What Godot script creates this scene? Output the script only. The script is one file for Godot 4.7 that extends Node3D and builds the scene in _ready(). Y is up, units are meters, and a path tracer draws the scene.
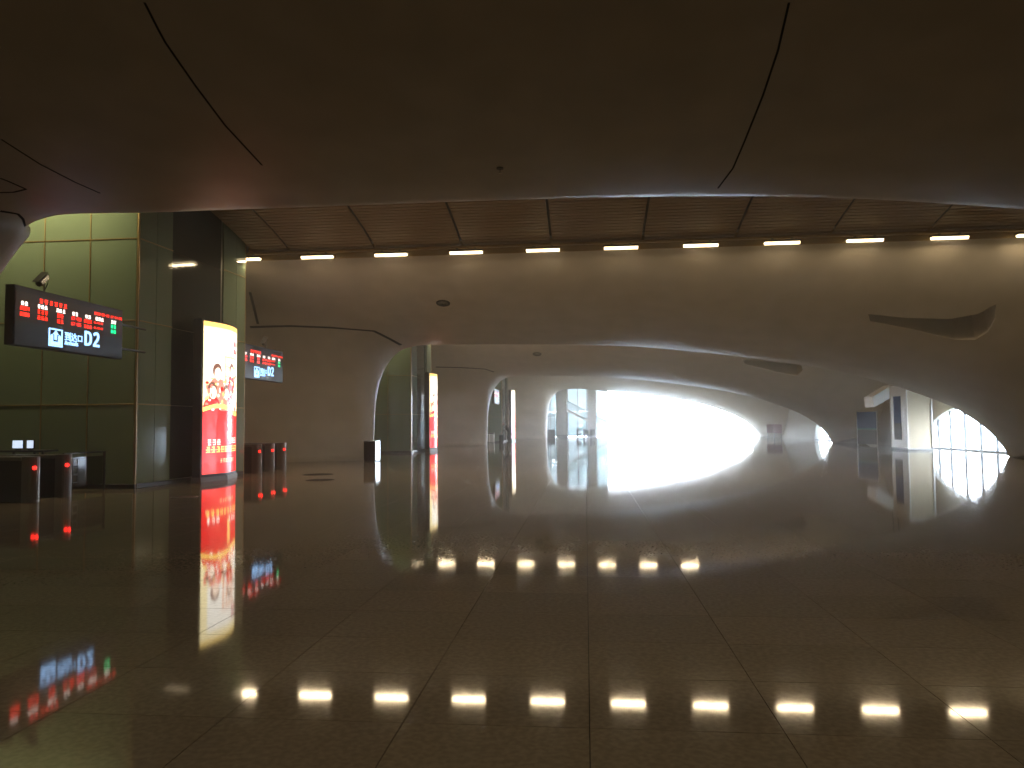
extends Node3D
# A dim station concourse under a row of concrete arch shells, daylight at its far end.
# World: the hall runs along -Z, the floor is y = 0, metres.

const FOCAL := 760.0                 # pixels, for a 1024 x 768 frame
const EYE := Vector3(0, 1.6, 0)
const PERIOD := 23.5                 # distance from one arch shell to the next
const ROW1 := -24.55                  # z of the first row of ceiling lamps
const LAMP_Y := 7.28
const WALL_X := 19.6

var cam: Camera3D
var M := {}
var used := {}
var rng := RandomNumberGenerator.new()

# ------------------------------------------------------------------ helpers
func numbered(n: String) -> String:
	if not used.has(n):
		used[n] = 0
		return n
	used[n] += 1
	return "%s_%03d" % [n, used[n]]

func tag(o: Node, label: String, category: String, group := "", kind := "") -> void:
	o.set_meta("label", label)
	o.set_meta("category", category)
	if group != "": o.set_meta("group", group)
	if kind != "": o.set_meta("kind", kind)

func thing(called: String, label: String, category: String, at := Vector3.ZERO, turn := 0.0, group := "", kind := "") -> Node3D:
	var o := Node3D.new()
	o.name = numbered(called)
	add_child(o)
	o.position = at
	o.rotation.y = turn
	tag(o, label, category, group, kind)
	return o

func part(called: String, mesh: Mesh, mat: Material, parent: Node, at := Vector3.ZERO, label := "") -> MeshInstance3D:
	var o := MeshInstance3D.new()
	o.mesh = mesh
	o.material_override = mat
	o.name = numbered(called) if parent == self else called
	parent.add_child(o, true)
	o.position = at
	o.cast_shadow = GeometryInstance3D.SHADOW_CASTING_SETTING_ON
	if label != "": o.set_meta("label", label)
	return o

func copy(o: Node3D, base_name: String) -> Node3D:
	var c: Node3D = o.duplicate()
	c.name = numbered(base_name)
	add_child(c)
	return c

class MB:
	# collects flat or smooth faces
	var v := PackedVector3Array()
	var n := PackedVector3Array()
	var uv := PackedVector2Array()
	var ix := PackedInt32Array()
	func vert(p: Vector3, nn: Vector3, t := Vector2.ZERO) -> int:
		v.append(p); n.append(nn); uv.append(t)
		return v.size() - 1
	func face3(a: int, b: int, c: int) -> void:
		# clockwise when seen from the side the normals point to
		var g := (v[b] - v[a]).cross(v[c] - v[a])
		if g.dot(n[a] + n[b] + n[c]) > 0.0:
			ix.append_array([a, c, b])
		else:
			ix.append_array([a, b, c])
	func quad(a: Vector3, b: Vector3, c: Vector3, d: Vector3, nn: Vector3, t0 := Vector2(0, 1), t1 := Vector2(1, 1), t2 := Vector2(1, 0), t3 := Vector2(0, 0)) -> void:
		var i := vert(a, nn, t0)
		vert(b, nn, t1); vert(c, nn, t2); vert(d, nn, t3)
		face3(i, i + 1, i + 2)
		face3(i, i + 2, i + 3)
	func tri(a: Vector3, b: Vector3, c: Vector3, nn: Vector3) -> void:
		var i := vert(a, nn)
		vert(b, nn); vert(c, nn)
		face3(i, i + 1, i + 2)
	# box with chamfered edges: centre, size, chamfer, basis
	func box(c: Vector3, s: Vector3, ch := 0.0, b := Basis.IDENTITY) -> void:
		var h := s * 0.5
		var e: float = minf(ch, minf(h.x, minf(h.y, h.z)) * 0.9)
		for ax in 3:
			var u := (ax + 1) % 3
			var w := (ax + 2) % 3
			for sg in [-1.0, 1.0]:
				var nn := Vector3.ZERO
				nn[ax] = sg
				var q: Array[Vector3] = []
				for k in [[-1, -1], [1, -1], [1, 1], [-1, 1]]:
					var p := Vector3.ZERO
					p[ax] = h[ax] * sg
					p[u] = (h[u] - e) * k[0]
					p[w] = (h[w] - e) * k[1]
					q.append(c + b * p)
				quad(q[0], q[1], q[2], q[3], b * nn)
		if e <= 0.0: return
		for ax in 3:
			var u := (ax + 1) % 3
			var w := (ax + 2) % 3
			for su in [-1.0, 1.0]:
				for sw in [-1.0, 1.0]:
					var q: Array[Vector3] = []
					for k in [[-1, 0], [1, 0], [1, 1], [-1, 1]]:
						var p := Vector3.ZERO
						p[ax] = (h[ax] - e) * k[0]
						p[u] = (h[u] - (e if k[1] == 1 else 0.0)) * su
						p[w] = (h[w] - (0.0 if k[1] == 1 else e)) * sw
						q.append(c + b * p)
					var nn := Vector3.ZERO
					nn[u] = su
					nn[w] = sw
					quad(q[0], q[1], q[2], q[3], (b * nn).normalized())
		for sx in [-1.0, 1.0]:
			for sy in [-1.0, 1.0]:
				for sz in [-1.0, 1.0]:
					var sg := Vector3(sx, sy, sz)
					tri(c + b * (Vector3(h.x, h.y - e, h.z - e) * sg), c + b * (Vector3(h.x - e, h.y, h.z - e) * sg), c + b * (Vector3(h.x - e, h.y - e, h.z) * sg), (b * sg).normalized())
	# round bar through points
	func tube(pts: Array, r: float, sides := 8, caps := true) -> void:
		var rings := []
		for i in pts.size():
			var d: Vector3 = (pts[mini(i + 1, pts.size() - 1)] - pts[maxi(i - 1, 0)]).normalized()
			var x := d.cross(Vector3.UP)
			if x.length() < 0.05: x = d.cross(Vector3.RIGHT)
			x = x.normalized()
			var y := x.cross(d).normalized()
			var ring := []
			for k in sides:
				var a := TAU * k / sides
				var nn := x * cos(a) + y * sin(a)
				ring.append(vert(pts[i] + nn * r, nn))
			rings.append(ring)
		for i in pts.size() - 1:
			for k in sides:
				var k2 := (k + 1) % sides
				face3(rings[i][k], rings[i][k2], rings[i + 1][k2])
				face3(rings[i][k], rings[i + 1][k2], rings[i + 1][k])
		if caps:
			for e in [0, pts.size() - 1]:
				var d: Vector3 = (pts[e] - pts[1 if e == 0 else e - 1]).normalized()
				var c0 := vert(pts[e], d)
				var first := v.size()
				for k in sides: vert(v[rings[e][k]], d)
				for k in sides: face3(c0, first + k, first + (k + 1) % sides)
	# turned profile: points (radius, height) about an upright axis through c
	func lathe(prof: Array, c: Vector3, sides := 20, axis := Basis.IDENTITY) -> void:
		for i in prof.size() - 1:
			var a: Vector2 = prof[i]
			var b: Vector2 = prof[i + 1]
			var t := b - a
			var base := v.size()
			for k in sides + 1:
				var an := TAU * k / sides
				var dir := Vector3(cos(an), 0, sin(an))
				var nn := (dir * t.y + Vector3(0, -t.x, 0)).normalized()
				vert(c + axis * (dir * a.x + Vector3(0, a.y, 0)), axis * nn)
				vert(c + axis * (dir * b.x + Vector3(0, b.y, 0)), axis * nn)
			for k in sides:
				var o := base + k * 2
				face3(o, o + 1, o + 3)
				face3(o, o + 3, o + 2)
	# a flat outline (x, y) with depth from z0 to z1
	func prism(pts: PackedVector2Array, z0: float, z1: float, x := Transform3D.IDENTITY) -> void:
		var tr := Geometry2D.triangulate_polygon(pts)
		for i in range(0, tr.size(), 3):
			for z in [z0, z1]:
				var q: Array[Vector3] = []
				for k in 3: q.append(x * Vector3(pts[tr[i + k]].x, pts[tr[i + k]].y, z))
				tri(q[0], q[1], q[2], (x.basis * Vector3(0, 0, 1 if z == maxf(z0, z1) else -1)).normalized())
		var cw := Geometry2D.is_polygon_clockwise(pts)
		for i in pts.size():
			var a := pts[i]
			var b := pts[(i + 1) % pts.size()]
			var d := (b - a).normalized()
			var nn := Vector3(d.y, -d.x, 0) * (-1.0 if cw else 1.0)
			quad(x * Vector3(a.x, a.y, z0), x * Vector3(b.x, b.y, z0), x * Vector3(b.x, b.y, z1), x * Vector3(a.x, a.y, z1), (x.basis * nn).normalized())
	func mesh() -> ArrayMesh:
		var arr := []
		arr.resize(Mesh.ARRAY_MAX)
		arr[Mesh.ARRAY_VERTEX] = v
		arr[Mesh.ARRAY_NORMAL] = n
		arr[Mesh.ARRAY_TEX_UV] = uv
		arr[Mesh.ARRAY_INDEX] = ix
		var m := ArrayMesh.new()
		m.add_surface_from_arrays(Mesh.PRIMITIVE_TRIANGLES, arr)
		return m

func boxm(s: Vector3, ch := 0.0, c := Vector3.ZERO, b := Basis.IDENTITY) -> ArrayMesh:
	var mb := MB.new()
	mb.box(c, s, ch, b)
	return mb.mesh()

# pixel of the photograph -> direction
func ray(x: float, y: float) -> Vector3:
	return cam.basis * Vector3((x - 512.0) / FOCAL, (384.0 - y) / FOCAL, -1.0)

func ground(x: float, y: float, h := 0.0) -> Vector3:
	var d := ray(x, y)
	return EYE + d * ((h - EYE.y) / d.y)

# ------------------------------------------------------------------ materials
func std(called: String, c: Color, rough: float, metal := 0.0, spec := 0.5) -> StandardMaterial3D:
	var m := StandardMaterial3D.new()
	m.resource_name = called
	m.albedo_color = c
	m.roughness = rough
	m.metallic = metal
	m.metallic_specular = spec
	M[called] = m
	return m

func glow(called: String, c: Color, energy: float) -> StandardMaterial3D:
	var m := std(called, c.darkened(0.4), 0.4)
	m.emission_enabled = true
	m.emission = c
	m.emission_energy_multiplier = energy
	return m

func noise_tex(freq: float, lo: Color, hi: Color, sd: int, size := 512, octaves := 4) -> NoiseTexture2D:
	var f := FastNoiseLite.new()
	f.seed = sd
	f.frequency = freq
	f.fractal_octaves = octaves
	var t := NoiseTexture2D.new()
	t.width = size
	t.height = size
	t.seamless = true
	t.noise = f
	var g := Gradient.new()
	g.colors = PackedColorArray([lo, hi])
	g.offsets = PackedFloat32Array([0.15, 0.85])
	t.color_ramp = g
	return t

func tri_tex(m: StandardMaterial3D, t: Texture2D, scale: float) -> void:
	m.albedo_texture = t
	m.uv1_triplanar = true
	m.uv1_world_triplanar = true
	m.uv1_scale = Vector3.ONE * scale

func materials() -> void:
	var shell_m := std("shell_plaster", Color(0.79, 0.755, 0.70), 0.42)
	tri_tex(shell_m, noise_tex(0.012, Color(0.93, 0.93, 0.92), Color(1, 1, 1), 3), 0.12)
	var fl := noise_tex(0.05, Color(0.88, 0.87, 0.86), Color(1, 1, 1), 11, 512, 5)
	var tones := [Color(0.60, 0.565, 0.51), Color(0.585, 0.55, 0.50), Color(0.615, 0.575, 0.52)]
	for i in 3:
		var g := std("granite_%d" % i, tones[i], 0.05, 0.0, 0.43)
		tri_tex(g, fl, 0.7)
	std("grout", Color(0.09, 0.08, 0.07), 0.8)
	std("slat", Color(0.62, 0.54, 0.43), 0.5)
	std("void", Color(0.35, 0.34, 0.32), 0.9)
	std("rubber", Color(0.02, 0.02, 0.02), 0.95, 0.0, 0.2)
	std("lining", Color(0.10, 0.09, 0.085), 0.8)
	std("green_glass", Color(0.48, 0.54, 0.45), 0.09, 0.0, 0.5)
	std("dark_glass", Color(0.19, 0.22, 0.21), 0.07)
	std("pale_glass", Color(0.42, 0.49, 0.45), 0.08)
	std("blue_glass", Color(0.27, 0.32, 0.31), 0.1)
	std("champagne", Color(0.66, 0.56, 0.38), 0.35, 0.6)
	std("steel", Color(0.42, 0.41, 0.39), 0.5, 0.6)
	std("steel_light", Color(0.78, 0.79, 0.79), 0.22, 0.85)
	std("black_metal", Color(0.035, 0.035, 0.037), 0.4)
	std("sign_case", Color(0.06, 0.05, 0.045), 0.45)
	std("sign_panel", Color(0.09, 0.16, 0.185), 0.35)
	std("wall_paint", Color(0.62, 0.60, 0.56), 0.85, 0.0, 0.3)
	std("core_paint", Color(0.60, 0.59, 0.57), 0.8)
	std("booth_white", Color(0.80, 0.78, 0.75), 0.4)
	std("booth_beige", Color(0.62, 0.56, 0.46), 0.7)
	std("blue_print", Color(0.11, 0.24, 0.45), 0.8)
	std("teal_print", Color(0.25, 0.48, 0.50), 0.8)
	std("grey_print", Color(0.32, 0.31, 0.30), 0.8)
	std("plaza", Color(0.78, 0.78, 0.76), 0.8)
	std("cloth_dark", Color(0.03, 0.035, 0.045), 0.9)
	std("skin", Color(0.62, 0.45, 0.36), 0.6)
	std("hair", Color(0.03, 0.025, 0.02), 0.6)
	std("red_panel", Color(0.45, 0.25, 0.23), 0.5)
	var gl := std("glass", Color(0.80, 0.92, 0.90, 0.12), 0.02)
	gl.transparency = BaseMaterial3D.TRANSPARENCY_ALPHA
	var gd := std("smoked_glass", Color(0.10, 0.12, 0.12, 0.55), 0.05)
	gd.transparency = BaseMaterial3D.TRANSPARENCY_ALPHA
	var gt := std("tinted_glass", Color(0.72, 0.86, 0.87, 0.85), 0.02)
	gt.transparency = BaseMaterial3D.TRANSPARENCY_ALPHA
	glow("lamp_lens", Color(1.0, 0.90, 0.70), 5.0)
	glow("led_red", Color(1.0, 0.12, 0.09), 6.0)
	glow("sign_white", Color(0.62, 0.80, 1.0), 2.4)
	glow("screen_white", Color(0.85, 0.92, 1.0), 1.1)

# ------------------------------------------------------------------ arch shells
class Shell:
	var P := []          # P[i][j] points, i along the arch, j across: back edge ... lip ... front edge
	var N := []
	var ni := 0
	var nj := 0
	var z := 0.0
	func at(u: float, w: float) -> Vector3:
		var i := clampi(int(floor(u)), 0, ni - 2)
		var j := clampi(int(floor(w)), 0, nj - 2)
		var a := u - i
		var b := w - j
		return (P[i][j] * (1 - a) + P[i + 1][j] * a) * (1 - b) + (P[i][j + 1] * (1 - a) + P[i + 1][j + 1] * a) * b
	func normal(u: float, w: float) -> Vector3:
		var i := clampi(int(floor(u)), 0, ni - 2)
		var j := clampi(int(floor(w)), 0, nj - 2)
		var a := u - i
		var b := w - j
		return ((N[i][j] * (1 - a) + N[i + 1][j] * a) * (1 - b) + (N[i][j + 1] * (1 - a) + N[i + 1][j + 1] * a) * b).normalized()
	# where a line from o along d meets the shell first: (u, w), or (-1, -1)
	func hit(o: Vector3, d: Vector3) -> Vector2:
		var best := 1e9
		var r := Vector2(-1, -1)
		for i in ni - 1:
			for j in nj - 1:
				for h in 2:
					var a: Vector3 = P[i][j] if h == 0 else P[i + 1][j + 1]
					var b: Vector3 = P[i + 1][j] if h == 0 else P[i][j + 1]
					var c: Vector3 = P[i][j + 1] if h == 0 else P[i + 1][j]
					var e1 := b - a
					var e2 := c - a
					var pv := d.cross(e2)
					var det := e1.dot(pv)
					if absf(det) < 1e-9: continue
					var tv := o - a
					var uu := tv.dot(pv) / det
					if uu < -1e-4 or uu > 1.0001: continue
					var qv := tv.cross(e1)
					var vv := d.dot(qv) / det
					if vv < -1e-4 or uu + vv > 1.0001: continue
					var t := e2.dot(qv) / det
					if t > 0.1 and t < best:
						best = t
						r = Vector2(i + uu, j + vv) if h == 0 else Vector2(i + 1 - uu, j + 1 - vv)
		return r

func bez(a: Vector3, b: Vector3, c: Vector3, d: Vector3, t: float) -> Vector3:
	var s := 1.0 - t
	return a * s * s * s + b * 3 * s * s * t + c * 3 * s * t * t + d * t * t * t

func cat(a, b, c, d, t: float):
	return (b * 2.0 + (c - a) * t + (a * 2.0 - b * 5.0 + c * 4.0 - d) * t * t + (b * 3.0 - a - c * 3.0 + d) * t * t * t) * 0.5

func make_shell(zl: float, xl: float, overhead := false, steps := 9) -> Shell:
	# keys: opening edge (x, y), front edge (x, y, towards the viewer), back edge
	var K := [
		[Vector3(xl, 0, 0), Vector3(xl - 7, 0, 3.2), Vector3(xl - 7, 0, -1.2)],
		[Vector3(xl + 0.03, 1.4, 0), Vector3(xl - 7, 1.5, 3.2), Vector3(xl - 7, 1.5, -1.2)],
		[Vector3(xl + 0.12, 2.8, 0), Vector3(xl - 7, 3.0, 3.4), Vector3(xl - 7, 3.0, -1.2)],
		[Vector3(xl + 0.42, 4.0, 0), Vector3(xl - 7, 4.6, 4.0), Vector3(xl - 7, 4.6, -1.4)],
		[Vector3(xl + 1.0, 4.85, 0), Vector3(xl - 6.6, 6.4, 6.8), Vector3(xl - 5.0, 6.9, -2.1)],
		[Vector3(xl + 1.8, 5.2, 0), Vector3(xl - 4.4, 7.3, 9.4), Vector3(xl - 1.5, 8.2, -2.7)],
		[Vector3(xl + 3.4, 5.27, 0), Vector3(xl + 0.6, 7.3, 9.4), Vector3(xl + 2.8, 8.2, -2.7)],
		[Vector3(1, 5.1, 0), Vector3(1, 7.3, 9.4), Vector3(1, 8.2, -2.7)],
		[Vector3(5.3, 4.7, 0), Vector3(5.6, 7.3, 9.4), Vector3(5.3, 8.2, -2.7)],
		[Vector3(9.8, 4.02, 0), Vector3(10.2, 7.3, 9.4), Vector3(9.8, 8.1, -2.7)],
		[Vector3(12.7, 3.33, 0), Vector3(13.6, 7.3, 9.4), Vector3(12.9, 7.6, -2.6)],
		[Vector3(14.5, 2.7, 0), Vector3(16.2, 7.3, 9.4), Vector3(15.2, 6.9, -2.4)],
		[Vector3(15.9, 2.08, 0), Vector3(18.6, 7.2, 9.3), Vector3(17.5, 5.6, -2.2)],
		[Vector3(17.1, 1.25, 0), Vector3(20.2, 5.6, 8.0), Vector3(19.4, 3.4, -1.9)],
		[Vector3(17.75, 0.5, 0), Vector3(20.2, 2.6, 6.0), Vector3(20.0, 1.3, -1.6)],
		[Vector3(18.0, 0, 0), Vector3(20.2, 0, 4.0), Vector3(20.0, 0, -1.5)]]
	if overhead:
		# the first shell turns its corner more tightly and carries its lip a little differently
		var dx := [0, 0, 0, -0.12, -0.25, -0.65, 0, 0, 0, 0]
		var dy := [0, 0, 0, 0, -0.1, -0.1, -0.17, -0.04, 0.1, 0.12]
		for k in 10: K[k][0] += Vector3(dx[k], dy[k], 0)
	var C := []
	var F := []
	var B := []
	for k in K.size() - 1:
		for s in steps + (1 if k == K.size() - 2 else 0):
			var t := float(s) / steps
			var g := [K[maxi(k - 1, 0)], K[k], K[k + 1], K[mini(k + 2, K.size() - 1)]]
			var c: Vector3 = cat(g[0][0], g[1][0], g[2][0], g[3][0], t)
			c.y = maxf(c.y, 0.0)
			var f: Vector3 = cat(g[0][1], g[1][1], g[2][1], g[3][1], t)
			var b: Vector3 = cat(g[0][2], g[1][2], g[2][2], g[3][2], t)
			f.y = clampf(f.y, 0.0, 7.3)
			b.y = clampf(b.y, 0.0, 8.25)
			C.append(c); F.append(f); B.append(b)
	var S := Shell.new()
	S.ni = C.size()
	S.z = zl
	var nb := 12
	var nf := 22
	S.nj = nb + nf + 1
	var Z := Vector3(0, 0, zl)
	for i in S.ni:
		var tg: Vector3 = (C[mini(i + 1, S.ni - 1)] - C[maxi(i - 1, 0)]).normalized()
		var n := Vector3(-tg.y, tg.x, 0)
		if i == 0: n = Vector3(-1, 0, 0)
		if i == S.ni - 1: n = Vector3(1, 0, 0)
		var w := clampf(n.y, 0.0, 1.0)
		var c: Vector3 = C[i]
		var line := []
		var bm: Vector3 = (c + n * 1.5 + Vector3(0, 0, -0.8)).lerp(c + Vector3(0, 1.5, -2.3), w)
		bm.y = maxf(bm.y, 0.0)
		for j in nb:
			var t := pow(1.0 - float(j) / nb, 1.6)
			line.append(Z + bez(c, c + Vector3(0, 0, -lerpf(0.5, 0.9, w)), bm, B[i], t))
		var fm: Vector3 = (c + n * 2.0 + Vector3(0, 0, 1.4)).lerp(c + Vector3(0, 0.7, 6.0), w)
		fm.y = maxf(fm.y, 0.0)
		for j in nf + 1:
			var t := pow(float(j) / nf, 1.6)
			line.append(Z + bez(c, c + Vector3(0, 0, lerpf(0.7, 3.0, w)), fm, F[i], t))
		S.P.append(line)
	for i in S.ni:
		var row := []
		for j in S.nj:
			var du: Vector3 = S.P[mini(i + 1, S.ni - 1)][j] - S.P[maxi(i - 1, 0)][j]
			var dv: Vector3 = S.P[i][mini(j + 1, S.nj - 1)] - S.P[i][maxi(j - 1, 0)]
			row.append(du.cross(dv).normalized())
		S.N.append(row)
	return S

# the shell's mesh; cells under a hole (outline in u, w) are cut along it
func shell_mesh(S: Shell, holes: Array) -> ArrayMesh:
	var mb := MB.new()
	for i in S.ni:
		for j in S.nj:
			mb.vert(S.P[i][j], S.N[i][j], Vector2(i, j))
	for i in S.ni - 1:
		for j in S.nj - 1:
			var a := i * S.nj + j
			var cell := PackedVector2Array([Vector2(i, j), Vector2(i + 1, j), Vector2(i + 1, j + 1), Vector2(i, j + 1)])
			var cut := false
			for h in holes:
				if Geometry2D.intersect_polygons(cell, h).size() > 0:
					cut = true
					for piece in Geometry2D.clip_polygons(cell, h):
						var tr := Geometry2D.triangulate_polygon(piece)
						var first := mb.v.size()
						for p in piece: mb.vert(S.at(p.x, p.y), S.normal(p.x, p.y))
						for k in range(0, tr.size(), 3): mb.face3(first + tr[k], first + tr[k + 1], first + tr[k + 2])
			if cut: continue
			mb.face3(a, a + S.nj, a + S.nj + 1)
			mb.face3(a, a + S.nj + 1, a + 1)
	return mb.mesh()

# outline in the picture -> outline on the shell, finely divided
func on_shell(S: Shell, px: Array, closed := true, per := 6) -> PackedVector2Array:
	var out := PackedVector2Array()
	var n := px.size()
	for k in n if closed else n - 1:
		for s in per:
			var p: Vector2 = (px[k] as Vector2).lerp(px[(k + 1) % n], float(s) / per)
			var h := S.hit(EYE, ray(p.x, p.y))
			if h.x >= 0.0: out.append(h)
	if not closed:
		var h := S.hit(EYE, ray(px[n - 1].x, px[n - 1].y))
		if h.x >= 0.0: out.append(h)
	return out

# a flat rubber joint let into the shell
func joint(S: Shell, px: Array, width: float, parent: Node) -> void:
	var line := on_shell(S, px, false, 10)
	if line.size() < 2: return
	var mb := MB.new()
	var pts := []
	for p in line: pts.append(S.at(p.x, p.y) + S.normal(p.x, p.y) * 0.006)
	for k in line.size():
		var d: Vector3 = (pts[mini(k + 1, pts.size() - 1)] - pts[maxi(k - 1, 0)]).normalized()
		var nn := S.normal(line[k].x, line[k].y)
		var side := d.cross(nn).normalized() * width * 0.5
		mb.vert(pts[k] - side - nn * 0.02, -d.cross(nn).normalized())
		mb.vert(pts[k] - side, nn)
		mb.vert(pts[k] + side, nn)
		mb.vert(pts[k] + side - nn * 0.02, d.cross(nn).normalized())
	for k in line.size() - 1:
		for e in 3:
			var a := k * 4 + e
			mb.face3(a, a + 1, a + 5)
			mb.face3(a, a + 5, a + 4)
	part("joint", mb.mesh(), M.rubber, parent, Vector3.ZERO, "black rubber expansion joint")

# the inside of a hole in the shell: a deep shaft with a closed end
func pocket(S: Shell, hole: PackedVector2Array, d0: float, d1: float, parent: Node) -> void:
	var mb := MB.new()
	var lo := 1e9
	var hi := -1e9
	for p in hole:
		lo = minf(lo, p.x)
		hi = maxf(hi, p.x)
	var inner := PackedVector3Array()
	var outer := PackedVector3Array()
	var mid := Vector3.ZERO
	for p in hole:
		var q := S.at(p.x, p.y)
		var dep := lerpf(d0, d1, (p.x - lo) / (hi - lo))
		outer.append(q)
		inner.append(q - S.normal(p.x, p.y) * dep)
		mid += q / hole.size()
	for k in hole.size():
		var k2 := (k + 1) % hole.size()
		var e := outer[k2] - outer[k]
		var nn := e.cross(S.normal(hole[k].x, hole[k].y)).normalized()
		if nn.dot(mid - outer[k]) < 0: nn = -nn
		mb.quad(outer[k], outer[k2], inner[k2], inner[k], nn)
	var tr := Geometry2D.triangulate_polygon(hole)
	for k in range(0, tr.size(), 3):
		mb.tri(inner[tr[k]], inner[tr[k + 1]], inner[tr[k + 2]], S.normal(hole[tr[k]].x, hole[tr[k]].y))
	part("recess", mb.mesh(), M.shell_plaster, parent, Vector3.ZERO, "deep wedge-shaped recess")

# ------------------------------------------------------------------ start
func _ready() -> void:
	rng.seed = 20
	# camera
	cam = Camera3D.new()
	cam.name = "camera"
	cam.rotation_order = EULER_ORDER_YXZ
	cam.rotation = Vector3(deg_to_rad(3.0), deg_to_rad(5.49), deg_to_rad(-0.5))
	cam.position = EYE
	cam.fov = rad_to_deg(2.0 * atan(384.0 / FOCAL))
	cam.near = 0.05
	cam.far = 2000.0
	add_child(cam)
	cam.current = true
	# sky and exposure
	var env := Environment.new()
	env.background_mode = Environment.BG_SKY
	var sm := ProceduralSkyMaterial.new()
	sm.sky_top_color = Color(0.78, 0.88, 1.0)
	sm.sky_horizon_color = Color(0.95, 0.98, 1.0)
	sm.ground_horizon_color = Color(0.85, 0.87, 0.87)
	sm.ground_bottom_color = Color(0.75, 0.76, 0.76)
	sm.sky_energy_multiplier = 6.5
	sm.ground_energy_multiplier = 4.2
	sm.sun_angle_max = 0.0
	var sky := Sky.new()
	sky.sky_material = sm
	env.sky = sky
	env.tonemap_mode = Environment.TONE_MAPPER_LINEAR
	env.tonemap_exposure = 1.0
	env.sdfgi_enabled = true
	env.ssao_enabled = true
	env.ssil_enabled = true
	env.volumetric_fog_enabled = true
	env.volumetric_fog_density = 0.0055
	env.volumetric_fog_anisotropy = 0.6
	env.volumetric_fog_albedo = Color(1, 1, 1)
	var we := WorldEnvironment.new()
	we.name = "environment"
	we.environment = env
	add_child(we)
	materials()
	structure()
	shells()
	slat_ceiling()
	lamps()
	towers()
	signs()
	gates()
	lightboxes()
	right_side()
	far_end()
	small_things()

# ------------------------------------------------------------------ setting
func structure() -> void:
	# granite floor: separate tiles where they can be told apart, joined tiles to 30 m, a plain slab beyond
	var fl := Node3D.new()
	fl.name = "floor"
	add_child(fl)
	tag(fl, "polished dark brown granite tile floor of the concourse", "floor", "", "structure")
	part("screed", boxm(Vector3(46.5, 0.2, 108), 0.0, Vector3(-3.25, -0.122, -38)), M.grout, fl)
	var tile := boxm(Vector3(0.995, 0.02, 0.795))
	var rest := [MB.new(), MB.new(), MB.new()]
	for r in range(0, 52):
		var zc := 11.5 - 0.8 * r
		for c in range(-26, 20):
			var xc := c + 0.5
			var kind := rng.randi_range(0, 2)
			var mid := -0.096 * -zc
			var near: bool = zc < -2.4 and zc > -12.2 and absf(xc - mid) < 0.72 * -zc + 0.8
			if near:
				part("tile", tile, M["granite_%d" % kind], fl, Vector3(xc, -0.01, zc))
			else:
				(rest[kind] as MB).box(Vector3(xc, -0.01, zc), Vector3(0.995, 0.02, 0.795), 0.0)
	for k in 3:
		var p := part("tiles", (rest[k] as MB).mesh(), M["granite_%d" % k], fl)
		p.set_meta("kind", "stuff")
	part("slab", boxm(Vector3(46, 0.02, 62.3), 0.0, Vector3(-3, -0.01, -60.85)), M.granite_0, fl)
	# plaza outside
	var out := part("ground_outside", boxm(Vector3(240, 0.1, 260), 0.0, Vector3(40, -0.3, -110)), M.plaza, self)
	tag(out, "pale sunlit plaza paving outside the arches", "paving", "", "structure")
	# roof slab and outer walls
	var rf := part("ceiling_slab", boxm(Vector3(47.5, 0.4, 108), 0.0, Vector3(-3.2, 9.2, -38)), M.core_paint, self)
	tag(rf, "plain concrete slab above the arch shells", "ceiling", "", "structure")
	var wl := part("wall_left", boxm(Vector3(0.4, 9.2, 108), 0.0, Vector3(-26.4, 4.55, -38)), M.wall_paint, self)
	tag(wl, "plain painted wall behind the ticket gates", "wall", "", "structure")
	var wb := part("wall_back", boxm(Vector3(47.5, 9.2, 0.4), 0.0, Vector3(-3.2, 4.55, 15.0)), M.wall_paint, self)
	tag(wb, "plain painted wall closing the concourse behind the viewer", "wall", "", "structure")

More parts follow.
